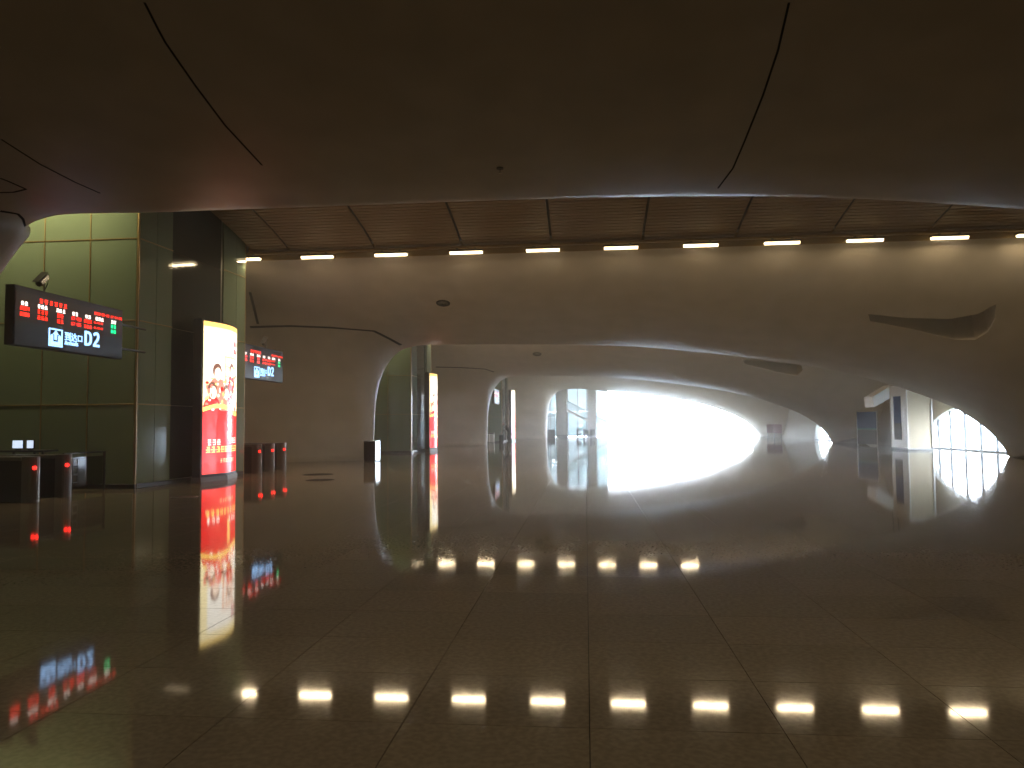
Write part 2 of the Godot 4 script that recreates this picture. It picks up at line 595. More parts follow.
func shells() -> void:
	var LIP_Z := [-11.5, -34.4, -57.9, -81.4]
	var XL := [-10.05, -9.75, -7.5, -4.1]
	var names := ["broad pale concrete arch shell directly overhead", "pale concrete arch shell behind the long row of ceiling lamps", "third pale concrete arch shell with a dark wedge recess", "smallest pale concrete arch shell framing the bright daylight opening"]
	for k in 4:
		var S := make_shell(LIP_Z[k], XL[k], k == 0)
		var holes := []
		if k == 1:
			holes.append(on_shell(S, [Vector2(868, 314), Vector2(905, 318), Vector2(950, 319), Vector2(978, 314), Vector2(996, 304), Vector2(995, 318), Vector2(988, 332), Vector2(975, 340), Vector2(955, 340), Vector2(915, 330), Vector2(870, 321)]))
		if k == 2:
			holes.append(on_shell(S, [Vector2(742, 359.5), Vector2(772, 362), Vector2(801, 365), Vector2(803, 370), Vector2(797, 376), Vector2(780, 373), Vector2(745, 364)]))
		var o := part("ceiling_shell", shell_mesh(S, holes), M.shell_plaster, self)
		tag(o, names[k], "ceiling", "", "structure")
		for h in holes:
			pocket(S, h, 1.4, 3.0, o)
		if k == 0:
			joint(S, [Vector2(144, 2), Vector2(165, 42), Vector2(195, 85), Vector2(225, 125), Vector2(262, 165)], 0.022, o)
			joint(S, [Vector2(789, 2), Vector2(778, 50), Vector2(763, 95), Vector2(745, 140), Vector2(733, 168), Vector2(718, 188)], 0.022, o)
			joint(S, [Vector2(1, 139), Vector2(40, 164), Vector2(75, 182), Vector2(100, 193)], 0.02, o)
			joint(S, [Vector2(0, 178), Vector2(8, 181), Vector2(26, 189), Vector2(14, 192), Vector2(0, 192.5)], 0.03, o)
			joint(S, [Vector2(0, 211), Vector2(10, 212.5), Vector2(18, 214), Vector2(23, 219), Vector2(25, 226)], 0.04, o)
		elif k == 1:
			joint(S, [Vector2(250, 327), Vector2(290, 326), Vector2(330, 327.5), Vector2(374, 331), Vector2(390, 339), Vector2(401, 345)], 0.14, o)
			joint(S, [Vector2(250, 292), Vector2(258, 324)], 0.1, o)
			var h := S.hit(EYE, ray(443, 303))
			speaker(S.at(h.x, h.y), S.normal(h.x, h.y), 0.27, "round dark ceiling speaker above the shell with the rubber joint")
		elif k == 2:
			joint(S, [Vector2(436, 367), Vector2(460, 367.5), Vector2(485, 369), Vector2(494, 372)], 0.12, o)
			var h := S.hit(EYE, ray(537, 354))
			speaker(S.at(h.x, h.y), S.normal(h.x, h.y), 0.3, "round dark ceiling speaker on the third arch shell")
	# sprinkler on the first shell
	var S0 := make_shell(LIP_Z[0], XL[0], true)
	var q := S0.hit(EYE, ray(500, 168))
	var p := S0.at(q.x, q.y)
	var t := thing("sprinkler", "small steel sprinkler head under the broad overhead shell", "sprinkler", p)
	var mb := MB.new()
	mb.lathe([Vector2(0, -0.012), Vector2(0.05, -0.012), Vector2(0.05, 0.02)], Vector3.ZERO, 14)
	part("plate", mb.mesh(), M.steel, t)
	mb = MB.new()
	mb.lathe([Vector2(0, -0.07), Vector2(0.022, -0.07), Vector2(0.022, -0.06), Vector2(0.01, -0.055), Vector2(0.01, 0.0)], Vector3.ZERO, 12)
	part("nozzle", mb.mesh(), M.steel_light, t)

func speaker(p: Vector3, n: Vector3, r: float, label: String) -> void:
	var y := n
	var x := y.cross(Vector3(0, 0, 1)).normalized()
	var b := Basis(x, y, x.cross(y))
	var t := thing("ceiling_speaker", label, "speaker", p)
	var mb := MB.new()
	mb.lathe([Vector2(r, -0.05), Vector2(r, 0.02), Vector2(r * 0.9, 0.04), Vector2(r * 0.84, 0.03)], Vector3.ZERO, 24, b)
	part("rim", mb.mesh(), M.black_metal, t)
	mb = MB.new()
	for k in 5: mb.lathe([Vector2(r * (0.2 + 0.16 * k), 0.034), Vector2(r * (0.08 + 0.16 * k), 0.028)], Vector3.ZERO, 24, b)
	part("grille", mb.mesh(), M.lining, t)

# height of the slatted ceiling, s metres in front of the lamp row
func slat_y(s: float) -> float:
	var tab := [7.56, 7.78, 7.97, 8.12, 8.24, 8.33, 8.39, 8.43, 8.45, 8.45, 8.4, 8.3, 8.2]
	var i := clampi(int(s), 0, 11)
	return lerpf(tab[i], tab[i + 1], s - i)

func slat_mesh(w: float) -> ArrayMesh:
	var mb := MB.new()
	for k in 57:
		var s := 0.2 * k - 0.3
		var slope := slat_y(s + 0.08) - slat_y(s - 0.08)
		mb.box(Vector3(0, slat_y(s) + 0.02, s), Vector3(w, 0.04, 0.155), 0.006, Basis(Vector3.RIGHT, atan2(slope, 0.16) * -1.0))
	return mb.mesh()

func slat_ceiling() -> void:
	var c := Node3D.new()
	c.name = "ceiling"
	add_child(c)
	tag(c, "brown slatted metal ceiling between the first two arch shells", "ceiling", "", "structure")
	var wide := slat_mesh(2.87)
	var narrow := slat_mesh(1.28)
	for k in 12:
		var p := part("slat_panel", narrow if k == 0 else wide, M.slat, c, Vector3(-10.55 if k == 0 else -11.36 + 2.95 * k, 0, ROW1 + 0.05))
		p.set_meta("kind", "stuff")
	var mb := MB.new()
	# dark plenum above the slats
	for k in 12:
		var y0 := slat_y(k) + 0.16
		var y1 := slat_y(k + 1) + 0.16
		mb.quad(Vector3(-11.2, y0, k), Vector3(20, y0, k), Vector3(20, y1, k + 1), Vector3(-11.2, y1, k + 1), Vector3(0, -1, 0))
	part("backing", mb.mesh(), M.void, c, Vector3(0, 0, ROW1 + 0.05))

func lamps() -> void:
	var lm := MB.new()
	# lens: a rounded trough, 1.08 m long
	var prof := []
	for k in 9:
		var a := PI * k / 8.0
		prof.append(Vector2(-cos(a) * 0.085, -sin(a) * 0.08))
	for k in 8:
		var p: Vector2 = prof[k]
		var q: Vector2 = prof[k + 1]
		var nn := Vector3(0, (p.y + q.y) * 0.5, (p.x + q.x) * 0.5).normalized()
		lm.quad(Vector3(-0.54, p.y, p.x), Vector3(0.54, p.y, p.x), Vector3(0.54, q.y, q.x), Vector3(-0.54, q.y, q.x), nn)
	for e in [-0.54, 0.54]:
		for k in range(1, 8):
			lm.tri(Vector3(e, prof[0].y, prof[0].x), Vector3(e, prof[k].y, prof[k].x), Vector3(e, prof[k + 1].y, prof[k + 1].x), Vector3(signf(e), 0, 0))
	var lens := lm.mesh()
	var hm := MB.new()
	hm.box(Vector3(0, 0.03, 0), Vector3(1.14, 0.06, 0.2), 0.01)
	hm.box(Vector3(-0.3, 0.09, 0), Vector3(0.06, 0.07, 0.06))
	hm.box(Vector3(0.3, 0.09, 0), Vector3(0.06, 0.07, 0.06))
	var house := hm.mesh()
	for row in 4:
		var z := ROW1 - PERIOD * (row if row < 3 else -1)
		var labels := ["bright linear lamp in the row under the slatted ceiling", "bright linear lamp in the row beyond the jointed arch shell", "bright linear lamp in the row beyond the third arch shell", "bright linear lamp in the row over the viewer"]
		var groups := ["lamps along the slatted ceiling", "lamps beyond the second shell", "lamps beyond the third shell", "lamps over the viewer"]
		var first: int = [-2, -1, 0, -1][row]
		for k in range(first, 9):
			var x := -6.37 + 2.53 * k
			var t := thing("ceiling_lamp", labels[row], "lamp", Vector3(x, LAMP_Y, z), 0.0, groups[row])
			part("housing", house, M.steel, t)
			part("lens", lens, M.lamp_lens, t)
			var l := AreaLight3D.new()
			l.name = "lamp_light"
			l.area_size = Vector2(1.05, 0.16)
			l.light_color = Color(1.0, 0.89, 0.71)
			l.light_energy = LAMP_E * (0.3 if row == 3 else 1.0)
			l.area_range = 60.0
			l.area_attenuation = 2.0
			l.shadow_enabled = true
			t.add_child(l)
			l.position = Vector3(0, -0.095, 0)
			l.rotation.x = -PI / 2
		# the channel that carries the lamps
		var mb := MB.new()
		mb.box(Vector3(4.5, LAMP_Y + 0.155, z), Vector3(32.0, 0.07, 0.16), 0.01)
		mb.box(Vector3(4.5, LAMP_Y + 0.23, z - 0.42), Vector3(32.0, 0.46, 0.03), 0.005)
		var ch := part("trim", mb.mesh(), M.champagne, self)
		tag(ch, ["thin metal lamp channel along the slatted ceiling edge", "thin metal lamp channel beyond the jointed arch shell", "thin metal lamp channel beyond the third arch shell", "thin metal lamp channel over the viewer"][row], "channel", "", "structure")

const LAMP_E := 5.4

# ------------------------------------------------------------------ green glass towers
func towers() -> void:
	var at := [Vector3(-11.66, 0, -18.8), Vector3(-9.8, 0, -42.3), Vector3(-7.2, 0, -65.8)]
	var lab := ["tall green glass clad core beside the first arrivals gates", "green glass clad core behind the jointed arch leg", "narrow green glass clad core beside the person in dark clothes"]
	for k in 3:
		var t := thing("glass_tower", lab[k], "tower", at[k])
		part("core", boxm(Vector3(6.3, 8.85, 5.4), 0.0, Vector3(-3.3, 4.425, -2.8)), M.core_paint, t)
		var g := 0.016
		# front face panels, 1.3 m wide, 2.2 m high
		var heights := [[0.12, 2.2], [2.2, 4.4], [4.4, 6.58], [6.58, 8.85]]
		for c in 5:
			for r in 4:
				var w := 1.3
				var h: float = heights[r][1] - heights[r][0]
				part("panel", boxm(Vector3(w - g, h - g, 0.05), 0.004, Vector3(-w * (c + 0.5) - 0.06, (heights[r][0] + heights[r][1]) * 0.5, -0.03)), M.green_glass, t)
		# side face: two panels, a dark bay, two panels
		var cols := [[0.06, 0.78, "green_glass"], [0.78, 1.5, "green_glass"], [1.5, 4.2, "dark_glass"], [4.2, 5.0, "green_glass"], [5.0, 5.58, "green_glass"]]
		var side := Node3D.new()
		side.name = "side_face"
		t.add_child(side)
		side.rotation.y = -0.062 if k == 0 else 0.0
		for cc in cols:
			for r in 4:
				var h: float = heights[r][1] - heights[r][0]
				var w: float = cc[1] - cc[0]
				var back: float = 0.12 if cc[2] == "dark_glass" else 0.03
				var mname: String = cc[2]
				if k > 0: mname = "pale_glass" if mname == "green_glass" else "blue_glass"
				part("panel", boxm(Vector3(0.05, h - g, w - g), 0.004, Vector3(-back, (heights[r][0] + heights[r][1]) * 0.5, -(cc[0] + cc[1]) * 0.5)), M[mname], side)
		# corner and joint trims
		part("corner_trim", boxm(Vector3(0.06, 8.85, 0.06), 0.01, Vector3(-0.03, 4.425, -0.03)), M.champagne, t)
		part("corner_trim", boxm(Vector3(0.05, 8.85, 0.05), 0.01, Vector3(-0.03, 4.425, -5.6)), M.champagne, side)
		for y in [2.2, 4.4, 6.58]:
			part("joint_trim", boxm(Vector3(6.5, 0.03, 0.02), 0.004, Vector3(-3.3, y, 0.004)), M.champagne, t)
			part("joint_trim", boxm(Vector3(0.02, 0.03, 1.44), 0.004, Vector3(0.004, y, -0.78)), M.champagne, side)
			part("joint_trim", boxm(Vector3(0.02, 0.03, 1.38), 0.004, Vector3(0.004, y, -4.89)), M.champagne, side)
		for c in range(1, 5):
			part("joint_trim", boxm(Vector3(0.03, 8.7, 0.02), 0.004, Vector3(-1.3 * c - 0.06, 4.45, 0.004)), M.champagne, t)
		part("plinth", boxm(Vector3(6.4, 0.12, 0.06), 0.006, Vector3(-3.2, 0.06, -0.02)), M.sign_case, t)
		part("plinth", boxm(Vector3(0.06, 0.12, 5.5), 0.006, Vector3(-0.02, 0.06, -2.8)), M.sign_case, side)
		# a wall washer over the front face
		var f := thing("wall_washer", ["shaded strip lamp washing the top of the tall green core", "shaded strip lamp washing the core behind the jointed leg", "shaded strip lamp washing the narrow far core"][k], "lamp", at[k] + Vector3(-3.2, 8.1, 1.1))
		part("housing", boxm(Vector3(5.6, 0.08, 0.2), 0.01, Vector3(0, 0.04, 0)), M.steel, f)
		part("hanger", boxm(Vector3(0.04, 0.9, 0.04), 0.0, Vector3(-2.2, 0.5, 0)), M.steel, f)
		part("hanger", boxm(Vector3(0.04, 0.9, 0.04), 0.0, Vector3(2.2, 0.5, 0)), M.steel, f)
		part("lens", boxm(Vector3(5.5, 0.03, 0.14), 0.0, Vector3(0, -0.015, 0)), M.lamp_lens, f)
		var l := AreaLight3D.new()
		l.name = "washer_light"
		l.area_size = Vector2(5.4, 0.12)
		l.light_color = Color(1.0, 0.93, 0.70)
		l.light_energy = 19.0
		l.area_range = 60.0
		l.area_attenuation = 2.0
		l.shadow_enabled = true
		f.add_child(l)
		l.position = Vector3(0, -0.04, 0)
		l.rotation.x = -PI / 2 + 0.35

# ------------------------------------------------------------------ hanging signs
const DIGITS := {"0": [7, 5, 5, 5, 7], "1": [2, 6, 2, 2, 7], "2": [7, 1, 7, 4, 7], "3": [7, 1, 7, 1, 7], "4": [5, 5, 7, 1, 1], "5": [7, 4, 7, 1, 7], "6": [7, 4, 7, 5, 7], "7": [7, 1, 2, 2, 2], "8": [7, 5, 7, 5, 7], "9": [7, 5, 7, 1, 7], ":": [0, 2, 0, 2, 0], "-": [0, 0, 7, 0, 0], ",": [0, 0, 0, 2, 4], " ": [0, 0, 0, 0, 0]}

func led_digits(im: Image, s: String, x: int, y: int, px: int, col: Color) -> void:
	for ch in s:
		var g: Array = DIGITS[ch]
		for r in 5:
			for b in 3:
				if g[r] & (4 >> b): im.fill_rect(Rect2i(x + b * px, y + r * px, px, px), col)
		x += px * 4

# a character cell of crossing strokes, too small in the photograph to read
func led_glyphs(im: Image, count: int, x: int, y: int, size: int, gap: int, col: Color) -> void:
	for k in count:
		var x0 := x + k * (size + gap)
		var t := maxi(2, size / 6)
		for r in 3:
			var w := int(size * rng.randf_range(0.6, 1.0))
			im.fill_rect(Rect2i(x0 + (size - w) / 2, y + int(size * (0.08 + 0.4 * r)), w, t), col)
		for c in 2:
			var h := int(size * rng.randf_range(0.6, 1.0))
			im.fill_rect(Rect2i(x0 + int(size * rng.randf_range(0.1, 0.8)), y + (size - h) / 2, t, h), col)

func led_screen() -> ImageTexture:
	# 3.5 m x 0.68 m at 290 pixels a metre
	var im := Image.create(1015, 197, false, Image.FORMAT_RGB8)
	im.fill(Color(0.03, 0.012, 0.006))
	var R := Color(1, 0.13, 0.06)
	var W := Color(1, 0.93, 0.88)
	var G := Color(0.05, 0.85, 0.50)
	led_glyphs(im, 6, 192, 18, 30, 13, R)
	led_digits(im, "2010-02-13 17:14:26", 706, 24, 4, R)
	var cols := [[42, 2], [176, 3], [336, 3], [486, 2], [614, 2], [718, 3], [886, 2]]
	for c in cols:
		led_glyphs(im, c[1], c[0], 60, 27, 3, W)
	for r in 2:
		var y := 96 + 40 * r
		led_digits(im, ["3004", "3006"][r], 36, y, 5, R)
		led_glyphs(im, 3, 176, y, 28, 3, R)
		led_glyphs(im, 2, 348, y, 28, 3, R)
		led_digits(im, ["17:20", "17:26"][r], 478, y, 5, R)
		led_glyphs(im, 3, 600, y, 26, 2, R)
		led_digits(im, "21,22,23", 704, y + 2, 3, R)
		im.fill_rect(Rect2i(880, y - 4, 66, 36), Color(0.0, 0.22, 0.12))
		led_glyphs(im, 2, 884, y, 27, 4, G)
	return ImageTexture.create_from_image(im)

func strokes(mb: MB, segs: Array, o: Vector2, s: float, th: float) -> void:
	for g in segs:
		var a := o + Vector2(g[0], g[1]) * s
		var b := o + Vector2(g[2], g[3]) * s
		var d := b - a
		mb.box(Vector3((a.x + b.x) * 0.5, (a.y + b.y) * 0.5, 0.006), Vector3(d.length() + th * 0.7, th, 0.012), 0.0, Basis(Vector3(0, 0, 1), d.angle()))

func text(s: String, height: float, bold := true) -> TextMesh:
	var t := TextMesh.new()
	var f := SystemFont.new()
	f.font_names = PackedStringArray(["Droid Sans"])
	if bold: f.font_weight = 700
	t.font = f
	t.text = s
	t.font_size = 64
	t.pixel_size = height / 46.0
	t.depth = 0.012
	t.horizontal_alignment = HORIZONTAL_ALIGNMENT_LEFT
	t.vertical_alignment = VERTICAL_ALIGNMENT_BOTTOM
	return t

func signs() -> void:
	var led := StandardMaterial3D.new()
	led.resource_name = "led_screen"
	led.albedo_color = Color(0.02, 0.015, 0.012)
	led.roughness = 0.35
	led.emission_enabled = true
	led.emission = Color.WHITE
	led.emission_operator = BaseMaterial3D.EMISSION_OP_MULTIPLY
	led.emission_texture = led_screen()
	led.emission_energy_multiplier = 4.5
	# local frame: the face looks along +z, x runs along the text from 0 to 3.55, y from 0 (bottom) to 1.2
	var spots := [Vector3(-11.2, 3.25, -13.9), Vector3(-11.6, 3.25, -24.75), Vector3(-7.25, 3.25, -60.6)]
	var lab := ["wide hanging arrivals D2 board beside the tall green core", "hanging arrivals D2 board partly behind the tall green core", "small far hanging board beyond the third arch leg"]
	var first: Node3D = null
	for k in 3:
		if first != null:
			var c := copy(first, "arrivals_sign")
			c.position = spots[k]
			c.set_meta("label", lab[k])
			continue
		var t := thing("arrivals_sign", lab[k], "sign", spots[k], PI / 2, "arrivals boards over the gates")
		first = t
		var mb := MB.new()
		mb.box(Vector3(1.775, 0.6, -0.11), Vector3(3.55, 1.2, 0.2), 0.012)
		part("case", mb.mesh(), M.sign_case, t)
		part("panel", boxm(Vector3(3.5, 0.5, 0.01), 0.0, Vector3(1.775, 0.27, -0.004)), M.sign_panel, t, Vector3.ZERO, "dark blue sign panel")
		mb = MB.new()
		mb.quad(Vector3(0.03, 0.49, 0.002), Vector3(3.52, 0.49, 0.002), Vector3(3.52, 1.08, 0.002), Vector3(0.03, 1.08, 0.002), Vector3(0, 0, 1))
		part("led_screen", mb.mesh(), led, t, Vector3.ZERO, "screen of red and white lit text")
		# pictogram: a framed case with an arrow
		mb = MB.new()
		for b in [[0, 0.0, 0.42, 0.03], [0, 0.35, 0.42, 0.03]]: mb.box(Vector3(0.98 + 0.21, 0.075 + b[1] + 0.015, 0.006), Vector3(0.42, 0.03, 0.012))
		for x in [0.995, 1.385]: mb.box(Vector3(x, 0.265, 0.006), Vector3(0.03, 0.38, 0.012))
		mb.prism(PackedVector2Array([Vector2(1.03, 0.11), Vector2(1.35, 0.11), Vector2(1.35, 0.30), Vector2(1.30, 0.33), Vector2(1.27, 0.30), Vector2(1.27, 0.18), Vector2(1.11, 0.18), Vector2(1.11, 0.30), Vector2(1.08, 0.33), Vector2(1.03, 0.30)]), 0.0, 0.012)
		mb.prism(PackedVector2Array([Vector2(1.10, 0.33), Vector2(1.28, 0.33), Vector2(1.19, 0.42)]), 0.0, 0.012)
		mb.box(Vector3(1.19, 0.28, 0.006), Vector3(0.07, 0.12, 0.012))
		part("pictogram", mb.mesh(), M.sign_white, t, Vector3.ZERO, "white lit pictogram")
		mb = MB.new()
		var dao := [[.05, .9, .6, .9], [.3, .9, .12, .65], [.12, .65, .55, .68], [.45, .78, .57, .6], [.32, .6, .32, .1], [.08, .4, .58, .4], [.03, .1, .62, .14], [.72, .85, .72, .3], [.92, .95, .92, .05], [.92, .05, .8, .1]]
		var da := [[.12, .9, .22, .78], [.05, .6, .22, .6], [.22, .6, .18, .22], [.05, .08, .2, .2], [.2, .2, .4, .08], [.4, .08, .98, .06], [.35, .7, .95, .7], [.65, .95, .62, .6], [.62, .6, .36, .25], [.66, .65, .95, .25]]
		var kou := [[.15, .8, .85, .8], [.15, .8, .15, .15], [.85, .8, .85, .15], [.15, .2, .85, .2]]
		strokes(mb, dao, Vector2(1.47, 0.24), 0.19, 0.02)
		strokes(mb, da, Vector2(1.675, 0.24), 0.19, 0.02)
		strokes(mb, kou, Vector2(1.88, 0.24), 0.18, 0.02)
		part("lettering", mb.mesh(), M.sign_white, t, Vector3.ZERO, "white lit characters")
		var d2 := part("lettering", text("D2", 0.33), M.sign_white, t, Vector3(2.08, 0.06, 0.008), "white lit D2")
		d2.position.y = 0.085
		part("lettering", text("Arrivals", 0.085), M.sign_white, t, Vector3(1.47, 0.12, 0.008), "white lit word Arrivals")
		var l := AreaLight3D.new()
		l.name = "sign_light"
		l.area_size = Vector2(3.3, 0.8)
		l.light_color = Color(1.0, 0.35, 0.25)
		l.light_energy = 0.006
		l.area_range = 30.0
		l.area_attenuation = 2.0
		l.shadow_enabled = true
		t.add_child(l)
		l.position = Vector3(1.775, 0.65, 0.03)
		l.rotation.y = PI
	# brackets to the core beside each board
	for k in 3:
		var t: Node3D = get_node(["arrivals_sign", "arrivals_sign_001", "arrivals_sign_002"][k])
		for y in [0.3, 0.9]:
			var mb := MB.new()
			mb.tube([Vector3(0.3, y, -0.24), Vector3(-0.08, y, -0.24)] if k == 1 else [Vector3(3.2, y, -0.24), Vector3(4.88 if k == 0 else 5.18, y, -0.24)], 0.03, 8)
			part("bracket", mb.mesh(), M.sign_case, t)
	# security cameras on top of the first two boards
	for k in 2:
		var p: Vector3 = spots[k] + Vector3(-0.1, 1.2, -0.95 if k == 0 else -2.15)
		var t := thing("security_camera", ["small bullet camera on the wide arrivals board", "small bullet camera on the partly hidden arrivals board"][k], "camera", p, PI / 2)
		var mb := MB.new()
		mb.tube([Vector3(0, 0, 0), Vector3(0, 0.26, 0)], 0.02, 8)
		part("post", mb.mesh(), M.steel, t)
		var b := Basis(Vector3(0, 0, 1), 0.75)
		mb = MB.new()
		mb.box(b * Vector3(-0.1, 0.0, 0) + Vector3(0.02, 0.32, 0), Vector3(0.32, 0.13, 0.13), 0.025, b)
		part("body", mb.mesh(), M.steel_light, t)
		mb = MB.new()
		mb.tube([b * Vector3(-0.25, 0, 0) + Vector3(0.02, 0.32, 0), b * Vector3(-0.275, 0, 0) + Vector3(0.02, 0.32, 0)], 0.055, 12)
		part("lens", mb.mesh(), M.black_metal, t)
		mb = MB.new()
		mb.box(b * Vector3(-0.12, 0.085, 0) + Vector3(0.02, 0.32, 0), Vector3(0.38, 0.015, 0.16), 0.004, b)
		part("sun_shield", mb.mesh(), M.steel, t)
		mb = MB.new()
		mb.tube([Vector3(0.02, 0.05, 0), Vector3(0.1, 0.2, 0), Vector3(0.14, 0.35, 0), Vector3(0.1, 0.42, 0)], 0.01, 6)
		part("cable", mb.mesh(), M.rubber, t)

# ------------------------------------------------------------------ ticket gates
func gate_proto(label: String, group: String) -> Node3D:
	# long axis along x, the rounded steel end looks along +x
	var t := thing("ticket_gate", label, "ticket gate", Vector3.ZERO, 0.0, group)
	var out := PackedVector2Array()
	for k in 9:
		var a := -PI / 2 + PI * k / 8.0
		out.append(Vector2(-0.13 + cos(a) * 0.13, sin(a) * 0.13))
	var end := out.duplicate()
	end.append(Vector2(-0.3, 0.13))
	end.append(Vector2(-0.3, -0.13))
	var up := Transform3D(Basis(Vector3(1, 0, 0), Vector3(0, 0, 1), Vector3(0, 1, 0)), Vector3.ZERO)
	var mb := MB.new()
	mb.prism(end, 0.0, 0.98, up)
	part("end_cover", mb.mesh(), M.steel, t)
	part("body", boxm(Vector3(1.3, 0.9, 0.22), 0.01, Vector3(-0.95, 0.45, 0)), M.black_metal, t)
	part("top", boxm(Vector3(1.34, 0.08, 0.26), 0.012, Vector3(-0.97, 0.94, 0)), M.steel, t)
	part("glass_flap", boxm(Vector3(0.02, 0.55, 0.34), 0.004, Vector3(-0.95, 0.6, 0.28)), M.smoked_glass, t)
	mb = MB.new()
	var face := Vector3(0.75, 0, 0.66).normalized()
	mb.lathe([Vector2(0.042, 0.0), Vector2(0.034, 0.014), Vector2(0.0, 0.016)], Vector3(-0.035, 0.74, 0.085), 14, Basis(Vector3.UP, face, Vector3.UP.cross(face)))
	part("stop_light", mb.mesh(), M.led_red, t, Vector3.ZERO, "glowing red stop light")
	var l := OmniLight3D.new()
	l.name = "stop_light_lamp"
	l.light_color = Color(1, 0.1, 0.07)
	l.light_energy = 0.01
	l.omni_range = 20.0
	l.omni_attenuation = 2.0
	l.light_size = 0.03
	l.shadow_enabled = true
	t.add_child(l)
	l.position = Vector3(0.05, 0.74, 0.08)
	return t

func gates() -> void:
	var g := gate_proto("dark ticket gate with a red stop light under the wide arrivals board", "gates under the wide arrivals board")
	g.position = Vector3(-11.82, 0, -15.5)
	var c := copy(g, "ticket_gate")
	c.position = Vector3(-11.9, 0, -16.65)
	c.set_meta("label", "dark ticket gate with a red stop light next to the barrier rail")
	for k in 3:
		c = copy(g, "ticket_gate")
		c.position = Vector3(-10.95, 0, -24.95 - 1.05 * k)
		c.set_meta("label", ["dark ticket gate close behind the back edge of the tall green core", "middle one of three dark gates behind the tall green core", "dark ticket gate beside the jointed arch leg"][k])
		c.set_meta("group", "gates behind the tall green core")
	# barrier between the gates and the core
	var t := thing("barrier_rail", "black barrier rail between the ticket gate and the green core", "barrier", Vector3(-12.35, 0, -17.0))
	var mb := MB.new()
	mb.box(Vector3(0, 0.98, -0.8), Vector3(0.05, 0.04, 1.6), 0.006)
	part("top_rail", mb.mesh(), M.black_metal, t)
	for z in [-0.05, -1.55]:
		part("post", boxm(Vector3(0.05, 0.98, 0.05), 0.006, Vector3(0, 0.49, z)), M.black_metal, t)
	part("pane", boxm(Vector3(0.012, 0.72, 1.36), 0.0, Vector3(0, 0.52, -0.8)), M.smoked_glass, t)
	mb = MB.new()
	for k in 3:
		for b in [[0, 0.09, 0.2, 0.02], [0, -0.09, 0.2, 0.02]]: mb.box(Vector3(0.012, 0.36 + 0.2 * k + b[1], -0.42), Vector3(0.012, 0.02, 0.2))
		for s in [-0.09, 0.09]: mb.box(Vector3(0.012, 0.36 + 0.2 * k, -0.42 + s), Vector3(0.012, 0.18, 0.02))
	part("notice", mb.mesh(), M.black_metal, t, Vector3.ZERO, "three black squares on the pane")
	# attendant's desk with two screens beyond the gates
	t = thing("attendant_desk", "dark glazed attendant desk beside the ticket gates", "desk", Vector3(-13.9, 0, -17.75))
	part("body", boxm(Vector3(1.3, 0.42, 0.5), 0.01, Vector3(0, 0.21, 0)), M.black_metal, t)
	for x in [-0.62, -0.15, 0.4, 0.62]:
		part("post", boxm(Vector3(0.05, 0.62, 0.05), 0.005, Vector3(x, 0.72, 0.2)), M.black_metal, t)
	part("pane", boxm(Vector3(1.2, 0.5, 0.012), 0.0, Vector3(0, 0.68, 0.2)), M.glass, t)
	part("counter", boxm(Vector3(1.36, 0.05, 0.55), 0.01, Vector3(0, 1.03, 0)), M.black_metal, t)
	for k in 2:
		var s := thing("monitor", ["wide lit monitor on the attendant desk", "small lit monitor on the attendant desk"][k], "monitor", Vector3(-13.98 + 0.33 * k, 1.055, -17.6))
		var w: float = [0.3, 0.2][k]
		part("stand", boxm(Vector3(0.1, 0.04, 0.08), 0.005, Vector3(0, 0.02, 0)), M.black_metal, s)
		part("case", boxm(Vector3(w, 0.22, 0.04), 0.006, Vector3(0, 0.145, 0)), M.black_metal, s)
		part("screen", boxm(Vector3(w - 0.03, 0.19, 0.004), 0.0, Vector3(0, 0.145, 0.022)), M.screen_white, s, Vector3.ZERO, "pale lit screen")
		var l := AreaLight3D.new()
		l.name = "monitor_light"
		l.area_size = Vector2(w - 0.03, 0.19)
		l.light_color = Color(0.85, 0.92, 1.0)
		l.light_energy = 0.01
		l.area_range = 20.0
		l.shadow_enabled = true
		s.add_child(l)
		l.position = Vector3(0, 0.145, 0.03)
		l.rotation.y = PI

# ------------------------------------------------------------------ advertising light boxes
func blot(im: Image, c: Vector2, r: Vector2, col: Color) -> void:
	for y in range(maxi(0, int(c.y - r.y)), mini(im.get_height(), int(c.y + r.y) + 1)):
		for x in range(maxi(0, int(c.x - r.x)), mini(im.get_width(), int(c.x + r.x) + 1)):
			var d := Vector2((x - c.x) / r.x, (y - c.y) / r.y)
			if d.length_squared() < 1.0: im.set_pixel(x, y, col)

